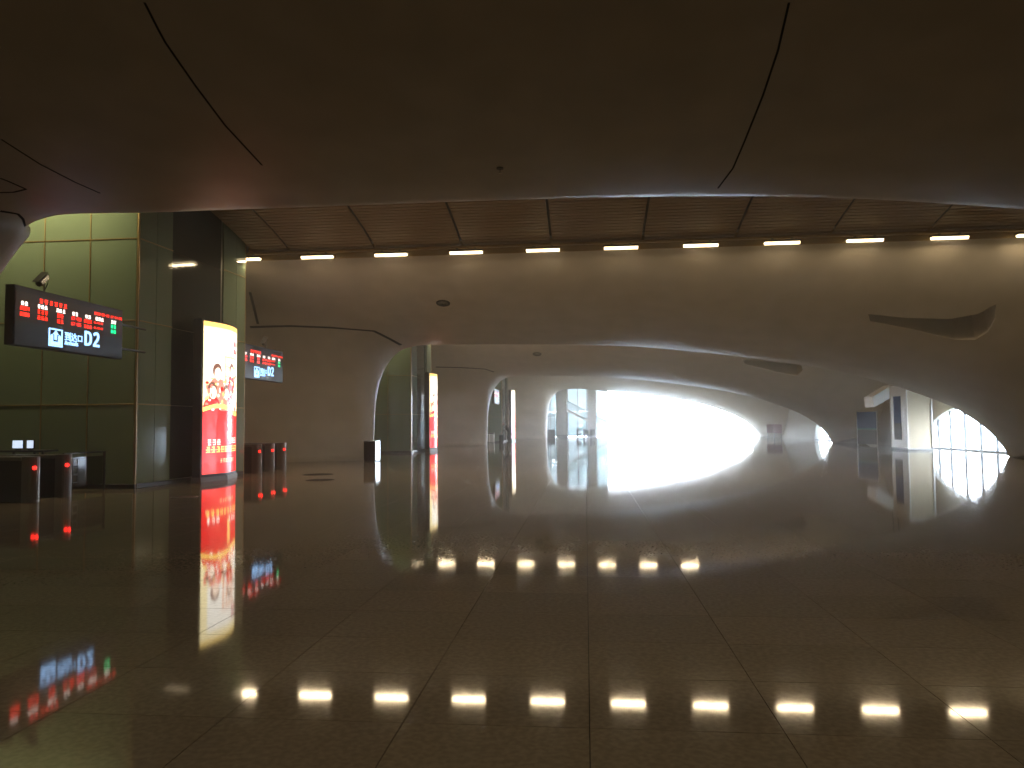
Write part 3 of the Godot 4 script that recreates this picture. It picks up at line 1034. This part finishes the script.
func poster_texture() -> ImageTexture:
	var w := 256
	var h := 512
	var im := Image.create(w, h, false, Image.FORMAT_RGB8)
	var cream := Color(1.0, 0.93, 0.72)
	var white := Color(1.0, 0.98, 0.92)
	var red := Color(0.86, 0.14, 0.13)
	var pink := Color(0.95, 0.50, 0.42)
	var hair := Color(0.45, 0.30, 0.25)
	im.fill(cream)
	im.fill_rect(Rect2i(0, 0, w, 16), Color(0.93, 0.78, 0.42))
	im.fill_rect(Rect2i(30, 40, 220, 250), white)
	# lattice screen and a red door behind the family
	for k in 5: im.fill_rect(Rect2i(110 + k * 26, 90, 7, 120), Color(0.93, 0.62, 0.48))
	for k in 3: im.fill_rect(Rect2i(108, 110 + 34 * k, 120, 6), Color(0.95, 0.70, 0.52))
	for k in 4: im.fill_rect(Rect2i(190 + (k % 2) * 30, 52 + (k / 2) * 26, 24, 18), Color(0.75, 0.35, 0.38))
	# family: shoulders, faces, hair
	for f in [[66, 168, 22, pink], [166, 158, 20, red], [222, 190, 18, white], [42, 232, 22, red], [120, 236, 20, pink], [186, 246, 18, Color(0.98, 0.75, 0.6)]]:
		var c := Vector2(f[0], f[1])
		var r: float = f[2]
		blot(im, c + Vector2(0, r * 2.9), Vector2(r * 1.9, r * 2.1), f[3])
		blot(im, c + Vector2(0, -r * 0.2), Vector2(r * 1.05, r * 1.15), hair)
		blot(im, c + Vector2(r * 0.15, r * 0.3), Vector2(r * 0.8, r * 1.0), Color(1.0, 0.90, 0.80))
	for k in 60:
		blot(im, Vector2(rng.randf_range(10, 246), rng.randf_range(190, 300)), Vector2(rng.randf_range(3, 9), rng.randf_range(3, 9)), [white, pink, red, Color(1, 0.85, 0.5)][k % 4])
	# red lower part with lines of lettering
	im.fill_rect(Rect2i(0, 300, w, 212), red)
	for x in w:
		var y := 300 - int(14.0 * sin(x * 0.02)) - 10
		im.fill_rect(Rect2i(x, y, 1, 14), Color(1.0, 0.86, 0.42))
	for k in 90:
		blot(im, Vector2(150 + rng.randf_range(-12, 12), rng.randf_range(320, 400)), Vector2(3, 5), Color(1.0, 0.75, 0.4))
	led_glyphs(im, 3, 22, 396, 20, 3, white)
	led_glyphs(im, 4, 150, 392, 20, 3, white)
	led_glyphs(im, 10, 16, 420, 21, 3, Color(1.0, 0.9, 0.45))
	led_glyphs(im, 7, 86, 462, 14, 3, Color(1.0, 0.85, 0.6))
	return ImageTexture.create_from_image(im)

func lightboxes() -> void:
	var pm := StandardMaterial3D.new()
	pm.resource_name = "poster_display"
	pm.albedo_color = Color(0.3, 0.3, 0.3)
	pm.roughness = 0.25
	pm.emission_enabled = true
	pm.emission = Color.WHITE
	pm.emission_operator = BaseMaterial3D.EMISSION_OP_MULTIPLY
	pm.emission_texture = poster_texture()
	pm.emission_energy_multiplier = 2.4
	# local frame: face along +z, bulging; width along x 0..2.3, base at y = 0
	var spots := [Vector3(-11.12, 0, -20.95), Vector3(-9.4, 0, -44.75), Vector3(-6.85, 0, -69.2)]
	var lab := ["tall curved poster light box on the first green core", "tall poster light box on the core behind the jointed leg", "far poster light box beside the person in dark clothes"]
	var first: Node3D = null
	for k in 3:
		if first != null:
			var c := copy(first, "poster_lightbox")
			c.position = spots[k]
			c.set_meta("label", lab[k])
			continue
		var t := thing("poster_lightbox", lab[k], "light box", spots[k], PI / 2, "poster light boxes along the green cores")
		first = t
		var w := 2.12
		var mb := MB.new()
		var outl := PackedVector2Array()
		for s in 13:
			var u := s / 12.0
			outl.append(Vector2(u * (w + 0.14) - 0.07, 0.12 + 0.22 * sin(PI * u)))
		outl.append(Vector2(w + 0.07, -0.12))
		outl.append(Vector2(-0.07, -0.12))
		var up := Transform3D(Basis(Vector3(1, 0, 0), Vector3(0, 0, 1), Vector3(0, 1, 0)), Vector3.ZERO)
		mb.prism(outl, 0.0, 4.72, up)
		part("cabinet", mb.mesh(), M.sign_case, t)
		mb = MB.new()
		for s in 12:
			var u0 := s / 12.0
			var u1 := (s + 1) / 12.0
			var a := Vector3(u0 * w, 0.22, 0.145 + 0.22 * sin(PI * u0))
			var b := Vector3(u1 * w, 0.22, 0.145 + 0.22 * sin(PI * u1))
			var nn := (b - a).cross(Vector3.UP).normalized() * -1.0
			nn = Vector3(-(b.z - a.z), 0, b.x - a.x).normalized()
			mb.quad(a, b, b + Vector3(0, 4.45, 0), a + Vector3(0, 4.45, 0), nn, Vector2(u0, 1), Vector2(u1, 1), Vector2(u1, 0), Vector2(u0, 0))
		part("poster_display", mb.mesh(), pm, t, Vector3.ZERO, "backlit red and cream poster of a family")
		mb = MB.new()
		mb.prism(PackedVector2Array([Vector2(-0.09, -0.14), Vector2(w + 0.09, -0.14), Vector2(w + 0.09, 0.16), Vector2(w * 0.5, 0.4), Vector2(-0.09, 0.16)]), 0.0, 0.14, up)
		part("plinth", mb.mesh(), M.steel, t)
		var l := AreaLight3D.new()
		l.name = "poster_light"
		l.area_size = Vector2(2.1, 4.3)
		l.light_color = Color(1.0, 0.78, 0.6)
		l.light_energy = 0.25
		l.area_range = 40.0
		l.area_attenuation = 2.0
		l.shadow_enabled = true
		t.add_child(l)
		l.position = Vector3(w * 0.5, 2.4, 0.40)
		l.rotation.y = PI

# ------------------------------------------------------------------ right side: wall with low arched windows, booth, boards
func arched_wall(z0: float, z1: float, zc: float, a: float, b: float, called: String, label: String) -> void:
	var mb := MB.new()
	var zs := []
	var n := 60
	for k in n + 1: zs.append(lerpf(z0, z1, float(k) / n))
	if a > 0:
		zs.append(zc - a + 0.001); zs.append(zc + a - 0.001)
		for k in 21: zs.append(zc + a * cos(PI * k / 20.0))
	zs.sort()
	var th := 0.4
	var f := func(z: float) -> float:
		if a <= 0.0 or absf(z - zc) >= a: return 0.0
		return b * sqrt(1.0 - pow((z - zc) / a, 2.0))
	for k in zs.size() - 1:
		var p: float = zs[k]
		var q: float = zs[k + 1]
		if q - p < 1e-5: continue
		var y0: float = f.call(p)
		var y1: float = f.call(q)
		for x in [WALL_X, WALL_X + th]:
			mb.quad(Vector3(x, y0, p), Vector3(x, y1, q), Vector3(x, 9.0, q), Vector3(x, 9.0, p), Vector3(-1 if x == WALL_X else 1, 0, 0))
		if y0 + y1 > 0.0:
			mb.quad(Vector3(WALL_X, y0, p), Vector3(WALL_X, y1, q), Vector3(WALL_X + th, y1, q), Vector3(WALL_X + th, y0, p), Vector3(0, -1, 0))
	var o := part(called, mb.mesh(), M.wall_paint, self)
	tag(o, label, "wall", "", "structure")

func glazed_arch(zc: float, a: float, b: float, bars: Array, called: String, label: String) -> void:
	var w := Node3D.new()
	w.name = called
	add_child(w)
	tag(w, label, "window", "", "structure")
	var x := WALL_X + 0.2
	var edges := [zc - a]
	for z in bars: edges.append(z)
	edges.append(zc + a)
	edges.sort()
	for k in edges.size() - 1:
		var mb := MB.new()
		for s in 8:
			var p := lerpf(edges[k], edges[k + 1], s / 8.0)
			var q := lerpf(edges[k], edges[k + 1], (s + 1) / 8.0)
			var yp := b * sqrt(maxf(0, 1.0 - pow((p - zc) / a, 2)))
			var yq := b * sqrt(maxf(0, 1.0 - pow((q - zc) / a, 2)))
			mb.quad(Vector3(x, 0.02, p), Vector3(x, 0.02, q), Vector3(x, yq, q), Vector3(x, yp, p), Vector3(-1, 0, 0))
		part("pane", mb.mesh(), M.glass, w)
	for z in bars:
		var h := b * sqrt(maxf(0, 1.0 - pow((z - zc) / a, 2)))
		part("mullion", boxm(Vector3(0.1, h, 0.12), 0.0, Vector3(x, h * 0.5, z)), M.black_metal, w)
	part("sill", boxm(Vector3(0.3, 0.09, a * 2.0), 0.01, Vector3(x - 0.02, 0.045, zc)), M.steel, w)

func right_side() -> void:
	arched_wall(-12.0, 15.0, 0, 0, 0, "wall_right", "plain pale wall beside the overhead shell")
	arched_wall(-35.0, -12.0, 0, 0, 0, "wall_right_001", "plain pale wall between the first two arch shells")
	arched_wall(-58.5, -35.0, -41.4, 5.0, 2.32, "wall_right_002", "pale wall with a low arched window beside the white booth")
	arched_wall(-82.0, -58.5, -64.5, 3.3, 2.0, "wall_right_003", "pale far wall with a slim arched window")
	arched_wall(-92.0, -82.0, 0, 0, 0, "wall_right_004", "plain pale wall beside the far daylight opening")
	glazed_arch(-41.4, 5.0, 2.32, [-38.9, -40.4, -42.0, -43.6, -45.0], "window_1", "low arched window with upright bars beside the white booth")
	glazed_arch(-64.5, 3.3, 2.0, [-62.5, -64.5], "window_2", "slim arched window beyond the third arch leg")
	# booth
	var t := thing("booth", "white framed beige booth with a dark poster beside the arched window", "booth", Vector3(17.05, 0, -42.4))
	part("body", boxm(Vector3(1.26, 3.6, 2.1), 0.01, Vector3(0.66, 1.8, -1.08)), M.booth_beige, t)
	part("side_panel", boxm(Vector3(0.03, 3.5, 2.0), 0.01, Vector3(0.02, 1.77, -1.08)), M.booth_white, t)
	part("poster", boxm(Vector3(0.02, 2.35, 0.95), 0.004, Vector3(0.0, 1.75, -1.2)), M.blue_print, t, Vector3.ZERO, "dark blue poster")
	part("poster_foot", boxm(Vector3(0.022, 0.9, 0.95), 0.004, Vector3(-0.001, 1.0, -1.2)), M.grey_print, t)
	for x in [0.03, 1.28]:
		part("corner_post", boxm(Vector3(0.07, 3.6, 0.07), 0.01, Vector3(x, 1.8, 0.0)), M.booth_white, t)
	part("corner_post", boxm(Vector3(0.07, 3.6, 0.07), 0.01, Vector3(0.03, 1.8, -2.15)), M.booth_white, t)
	part("skirting", boxm(Vector3(1.34, 0.12, 2.24), 0.01, Vector3(0.66, 0.06, -1.08)), M.steel, t)
	part("roof", boxm(Vector3(1.4, 0.1, 2.3), 0.02, Vector3(0.66, 3.65, -1.08)), M.booth_white, t)
	# folded white canopy above the booth's far side
	t = thing("canopy", "folded white wedge canopy beside the booth", "canopy", Vector3(17.9, 2.95, -46.6))
	var mb := MB.new()
	mb.prism(PackedVector2Array([Vector2(-1.05, 0.05), Vector2(-0.98, -0.55), Vector2(0.45, 0.25), Vector2(0.6, 0.75), Vector2(0.1, 0.75)]), -1.4, 0.0)
	part("soffit", mb.mesh(), M.booth_white, t)
	for z in [-0.3, -1.1]:
		mb = MB.new()
		mb.tube([Vector3(0.3, 0.7, z), Vector3(0.3, 6.05, z)], 0.03, 8)
		part("hanger", mb.mesh(), M.steel, t)
	# blue topped board
	var p0 := ground(858, 445)
	var p1 := ground(878, 446)
	var d := p1 - p0
	t = thing("display_board", "display board with a blue top panel against the pale wall", "board", Vector3(p0.x, 0, p0.z), atan2(-d.z, d.x))
	var L := d.length()
	part("blue_panel", boxm(Vector3(L - 0.1, 1.05, 0.06), 0.005, Vector3(L * 0.5, 1.65, 0)), M.blue_print, t)
	part("teal_band", boxm(Vector3(L - 0.1, 0.12, 0.062), 0.005, Vector3(L * 0.5, 1.08, 0)), M.teal_print, t)
	part("lower_panel", boxm(Vector3(L - 0.1, 0.9, 0.06), 0.005, Vector3(L * 0.5, 0.55, 0)), M.grey_print, t)
	for x in [0.0, L]:
		part("post", boxm(Vector3(0.08, 2.22, 0.08), 0.01, Vector3(x, 1.11, 0.0)), M.steel_light, t)
	# reddish notice boards far along the wall
	for k in 2:
		t = thing("notice_board", "small reddish notice board on the far pale wall", "board", Vector3(17.2 + 0.3 * k, 0, -73.0 + 1.3 * k), 0.0, "reddish boards on the far wall")
		part("panel", boxm(Vector3(0.75, 0.8, 0.05), 0.01, Vector3(0, 0.95, 0)), M.red_panel, t)
		for x in [-0.3, 0.3]:
			part("leg", boxm(Vector3(0.05, 0.6, 0.05), 0.005, Vector3(x, 0.3, 0)), M.steel, t)

# ------------------------------------------------------------------ far end
func far_end() -> void:
	var zf := -91.5
	# glass front on the stair side of the open end
	var w := Node3D.new()
	w.name = "window_3"
	add_child(w)
	tag(w, "tall glazed front behind the far stair", "window", "", "structure")
	var xs := [-14.0, -11.2, -8.4, -5.6, -4.2, -2.1, -0.9, 0.15, 1.3, 2.6]
	for k in xs.size() - 1:
		for r in 3:
			part("pane", boxm(Vector3(xs[k + 1] - xs[k] - 0.06, 2.9, 0.03), 0.0, Vector3((xs[k] + xs[k + 1]) * 0.5, 1.5 + 3.0 * r, zf)), M.tinted_glass, w)
	for x in xs:
		part("mullion", boxm(Vector3(0.1, 9.0, 0.16), 0.0, Vector3(x, 4.5, zf)), M.steel, w)
	for y in [3.0, 6.0]:
		part("transom", boxm(Vector3(16.6, 0.08, 0.12), 0.0, Vector3(-5.7, y, zf)), M.steel, w)
	# wall piece between the hall's left wall and the glass
	var wl := part("wall_end", boxm(Vector3(12.4, 9.2, 0.3), 0.0, Vector3(-20.2, 4.55, zf)), M.wall_paint, self)
	tag(wl, "plain wall beside the glazed far front", "wall", "", "structure")
	# two square columns
	for k in 2:
		var t := thing("column", ["square pale column beside the far stair foot", "slim square pale column in front of the far glazing"][k], "column", Vector3([-2.75, 0.75][k], 0, -89.0))
		var ww: float = [1.25, 1.0][k]
		part("shaft", boxm(Vector3(ww, 8.9, ww), 0.05, Vector3(0, 4.45, 0)), M.wall_paint, t)
		part("base", boxm(Vector3(ww + 0.1, 0.3, ww + 0.1), 0.03, Vector3(0, 0.15, 0)), M.steel, t)
	# stair rising to the left behind the columns
	var t := thing("stair", "far straight stair with glass balustrades behind the columns", "stair", Vector3(4.0, 0, -90.2))
	var n := 22
	for k in n:
		part("step", boxm(Vector3(0.34, 0.06, 1.06), 0.0, Vector3(-0.3 * k - 0.17, 0.16 * (k + 1) - 0.03, 0.04)), M.booth_white, t)
	for z in [-0.5, 0.58]:
		var mb := MB.new()
		var T := Transform3D(Basis.IDENTITY, Vector3(0, 0, z))
		mb.prism(PackedVector2Array([Vector2(0, 0), Vector2(-6.6, 3.52), Vector2(-6.6, 4.5), Vector2(0, 1.0)]), -0.01, 0.01, T)
		part("balustrade", mb.mesh(), M.glass, t)
		mb = MB.new()
		mb.prism(PackedVector2Array([Vector2(0.1, 0), Vector2(-0.5, 0), Vector2(-6.7, 3.3), Vector2(-6.7, 3.6)]), -0.04, 0.04, T)
		part("stringer", mb.mesh(), M.booth_white, t)
		mb = MB.new()
		mb.tube([Vector3(0, 1.0, z), Vector3(-6.6, 4.5, z)], 0.04, 8)
		part("handrail", mb.mesh(), M.steel, t)
	# ticket gates in front of the stair
	for k in 3:
		var c := gate_proto("far ticket gate in front of the stair", "gates in front of the far stair")
		c.position = Vector3(-0.9 + 0.75 * k, 0, -86.5)
		c.rotation.y = PI / 2
	# glazed kiosk behind the fourth arch leg
	t = thing("kiosk", "glazed kiosk behind the smallest arch leg", "kiosk", Vector3(-4.3, 0, -88.5))
	part("base", boxm(Vector3(1.6, 0.9, 1.2), 0.01, Vector3(0, 0.45, 0)), M.black_metal, t)
	for x in [-0.77, 0.0, 0.77]:
		part("post", boxm(Vector3(0.06, 2.5, 0.06), 0.005, Vector3(x, 1.25, 0.57)), M.steel, t)
	part("pane", boxm(Vector3(1.5, 1.4, 0.02), 0.0, Vector3(0, 1.65, 0.57)), M.glass, t)
	part("roof", boxm(Vector3(1.7, 0.1, 1.3), 0.02, Vector3(0, 2.5, 0)), M.steel, t)

# ------------------------------------------------------------------ a body as one skin: smooth union of tapered capsules, meshed as surface nets
func sdf(p: Vector3, bones: Array, kk: float) -> float:
	var d := 1e9
	for b in bones:
		var a: Vector3 = b[0]
		var ba: Vector3 = b[1] - a
		var h := clampf((p - a).dot(ba) / maxf(ba.length_squared(), 1e-6), 0.0, 1.0)
		var q := (p - a - ba * h).length() - lerpf(b[2], b[3], h)
		var m := maxf(kk - absf(d - q), 0.0) / kk
		d = minf(d, q) - m * m * kk * 0.25
	return d

func skin_mesh(bones: Array, cell: float, kk: float) -> ArrayMesh:
	var lo := Vector3.ONE * 1e9
	var hi := -lo
	for b in bones:
		for e in 2:
			lo = lo.min(b[e] - Vector3.ONE * (b[2 + e] + cell * 2))
			hi = hi.max(b[e] + Vector3.ONE * (b[2 + e] + cell * 2))
	var n := Vector3i((hi - lo) / cell) + Vector3i.ONE * 2
	var val := PackedFloat32Array()
	val.resize(n.x * n.y * n.z)
	for z in n.z:
		for y in n.y:
			for x in n.x:
				val[x + n.x * (y + n.y * z)] = sdf(lo + Vector3(x, y, z) * cell, bones, kk)
	var mb := MB.new()
	var id := {}
	var st := [1, n.x, n.x * n.y]
	for z in n.z - 1:
		for y in n.y - 1:
			for x in n.x - 1:
				var base := x + n.x * (y + n.y * z)
				var sum := Vector3.ZERO
				var cnt := 0
				for e in [[0, 0, 0, 0], [0, 1, 0, 0], [0, 0, 1, 0], [0, 1, 1, 0], [1, 0, 0, 0], [1, 1, 0, 0], [1, 0, 0, 1], [1, 1, 0, 1], [2, 0, 0, 0], [2, 1, 0, 0], [2, 0, 1, 0], [2, 1, 1, 0]]:
					var o := Vector3i.ZERO
					var ax: int = e[0]
					o[(ax + 1) % 3] = e[1]
					o[(ax + 2) % 3] = e[2] if ax != 1 else e[3]
					var i0 := base + o.x + n.x * (o.y + n.y * o.z)
					var v0 := val[i0]
					var v1 := val[i0 + st[ax]]
					if (v0 < 0) != (v1 < 0):
						var q := Vector3(o)
						q[ax] += v0 / (v0 - v1)
						sum += q
						cnt += 1
				if cnt > 0:
					var p := lo + (Vector3(x, y, z) + sum / cnt) * cell
					var e2 := cell * 0.5
					var g := Vector3(sdf(p + Vector3(e2, 0, 0), bones, kk) - sdf(p - Vector3(e2, 0, 0), bones, kk), sdf(p + Vector3(0, e2, 0), bones, kk) - sdf(p - Vector3(0, e2, 0), bones, kk), sdf(p + Vector3(0, 0, e2), bones, kk) - sdf(p - Vector3(0, 0, e2), bones, kk)).normalized()
					id[base] = mb.vert(p, g)
	for z in range(1, n.z - 1):
		for y in range(1, n.y - 1):
			for x in range(1, n.x - 1):
				var base := x + n.x * (y + n.y * z)
				for ax in 3:
					if (val[base] < 0) != (val[base + st[ax]] < 0):
						var u: int = st[(ax + 1) % 3]
						var w: int = st[(ax + 2) % 3]
						var q := [base, base - u, base - u - w, base - w]
						if id.has(q[0]) and id.has(q[1]) and id.has(q[2]) and id.has(q[3]):
							mb.face3(id[q[0]], id[q[1]], id[q[2]])
							mb.face3(id[q[0]], id[q[2]], id[q[3]])
	return mb.mesh()

func person() -> void:
	# stooping over a suitcase; local frame: faces -x
	var t := thing("person", "person in dark clothes stooping over a suitcase", "person", Vector3(-6.5, 0, -64.3), 0.3)
	var B := []
	for s in [-1.0, 1.0]:
		var hip := Vector3(0.06, 0.92, 0.1 * s)
		var knee := Vector3(-0.06 - 0.05 * s, 0.5, 0.12 * s)
		var ankle := Vector3(0.05 - 0.08 * s, 0.09, 0.12 * s)
		B.append([hip, knee, 0.095, 0.062])
		B.append([knee, ankle, 0.062, 0.045])
		B.append([ankle + Vector3(0.03, -0.045, 0), ankle + Vector3(-0.17, -0.055, 0.01 * s), 0.042, 0.034])
		var sh := Vector3(-0.3, 1.36, 0.18 * s)
		var el := Vector3(-0.42, 1.08, 0.2 * s)
		var wr := Vector3(-0.56, 0.88, 0.12 * s)
		B.append([Vector3(-0.27, 1.38, 0.05 * s), sh, 0.09, 0.07])
		B.append([sh, el, 0.06, 0.048])
		B.append([el, wr, 0.046, 0.034])
	B.append([Vector3(0.06, 0.94, -0.05), Vector3(0.06, 0.94, 0.05), 0.13, 0.13])
	B.append([Vector3(0.05, 0.98, 0), Vector3(-0.24, 1.34, 0), 0.135, 0.15])
	B.append([Vector3(-0.26, 1.40, 0), Vector3(-0.36, 1.52, 0), 0.06, 0.055])
	part("body", skin_mesh(B, 0.03, 0.06), M.cloth_dark, t)
	var H := [[Vector3(-0.41, 1.57, 0), Vector3(-0.40, 1.64, 0), 0.075, 0.088], [Vector3(-0.47, 1.53, 0), Vector3(-0.44, 1.6, 0), 0.05, 0.07], [Vector3(-0.5, 1.575, 0), Vector3(-0.52, 1.56, 0), 0.014, 0.016]]
	for s in [-1.0, 1.0]:
		H.append([Vector3(-0.39, 1.6, 0.085 * s), Vector3(-0.385, 1.58, 0.09 * s), 0.018, 0.014])
	part("head", skin_mesh(H, 0.012, 0.03), M.skin, t)
	part("hair", skin_mesh([[Vector3(-0.38, 1.68, 0), Vector3(-0.34, 1.6, 0), 0.085, 0.075], [Vector3(-0.43, 1.69, 0), Vector3(-0.36, 1.7, 0), 0.05, 0.06]], 0.016, 0.03), M.hair, t)
	for s in [-1.0, 1.0]:
		var w := Vector3(-0.57, 0.865, 0.115 * s)
		var G := [[w, w + Vector3(-0.05, -0.055, -0.01 * s), 0.03, 0.034]]
		for f in 4:
			var r := w + Vector3(-0.065, -0.06, (-0.028 + 0.018 * f) * s)
			var l: float = [0.036, 0.044, 0.04, 0.03][f]
			G.append([r, r + Vector3(-l * 0.7, -l * 0.7, 0), 0.0095, 0.009])
			G.append([r + Vector3(-l * 0.7, -l * 0.7, 0), r + Vector3(-l * 0.4, -l * 1.5, 0), 0.009, 0.008])
		G.append([w + Vector3(-0.01, -0.02, -0.03 * s), w + Vector3(-0.06, -0.05, -0.055 * s), 0.011, 0.009])
		part("hand", skin_mesh(G, 0.006, 0.01), M.skin, t)
	t = thing("suitcase", "dark upright suitcase in front of the stooping person", "suitcase", Vector3(-7.11, 0, -64.12), 0.3)
	part("body", boxm(Vector3(0.3, 0.62, 0.46), 0.04, Vector3(0, 0.37, 0)), M.cloth_dark, t)
	for z in [-0.17, 0.17]:
		part("wheel", boxm(Vector3(0.06, 0.06, 0.04), 0.015, Vector3(0.1, 0.03, z)), M.rubber, t)
		part("wheel", boxm(Vector3(0.06, 0.06, 0.04), 0.015, Vector3(-0.1, 0.03, z)), M.rubber, t)
	var mb := MB.new()
	mb.tube([Vector3(0.1, 0.66, -0.12), Vector3(0.1, 0.8, -0.12), Vector3(0.1, 0.8, 0.12), Vector3(0.1, 0.66, 0.12)], 0.012, 6)
	part("handle", mb.mesh(), M.steel, t)

func small_things() -> void:
	person()
	# steel cabinet at the foot of the jointed arch leg
	var t := thing("steel_cabinet", "low bright steel cabinet at the foot of the jointed arch leg", "cabinet", Vector3(-9.4, 0, -32.9))
	part("body", boxm(Vector3(0.5, 0.86, 0.8), 0.012, Vector3(0, 0.46, 0)), M.black_metal, t)
	part("door", boxm(Vector3(0.02, 0.84, 0.76), 0.006, Vector3(0.26, 0.46, 0)), M.steel_light, t, Vector3.ZERO, "polished steel door")
	part("top", boxm(Vector3(0.54, 0.03, 0.84), 0.008, Vector3(0, 0.905, 0)), M.steel_light, t)
	part("plinth", boxm(Vector3(0.46, 0.04, 0.76), 0.0, Vector3(0, 0.02, 0)), M.black_metal, t)
	# pale litter bins beyond the third leg
	for k in 2:
		t = thing("litter_bin", ["pale litter bin beside the dark suitcase", "pale litter bin behind another bin at the narrow core"][k], "bin", Vector3(-7.95 - 0.45 * k, 0, -64.6 - 0.6 * k), 0.0, "pale bins beyond the third leg")
		part("body", boxm(Vector3(0.36, 0.72, 0.36), 0.03, Vector3(0, 0.38, 0)), M.booth_white, t)
		part("lid", boxm(Vector3(0.38, 0.1, 0.38), 0.03, Vector3(0, 0.79, 0)), M.steel, t)
		part("foot", boxm(Vector3(0.3, 0.03, 0.3), 0.0, Vector3(0, 0.015, 0)), M.rubber, t)
	# flush floor covers
	var spots := [[320, 480.0, 0.42], [318, 474.5, 0.5], [184, 497.0, 0.3]]
	var lab := ["dark round floor cover out in the concourse", "dark round floor cover near the ticket gates behind the core", "small dark round floor cover in front of the tall light box"]
	for k in 3:
		var g := ground(spots[k][0], spots[k][1])
		var r: float = spots[k][2]
		var c := thing("floor_cover", lab[k], "floor cover", Vector3(g.x, 0, g.z))
		var mb := MB.new()
		mb.lathe([Vector2(r, 0.0), Vector2(r, 0.004), Vector2(r * 0.9, 0.006), Vector2(r * 0.9, 0.002)], Vector3.ZERO, 28)
		part("rim", mb.mesh(), M.black_metal, c)
		mb = MB.new()
		mb.lathe([Vector2(r * 0.9, 0.004), Vector2(0.0, 0.004)], Vector3.ZERO, 28)
		part("lid", mb.mesh(), M.lining, c)
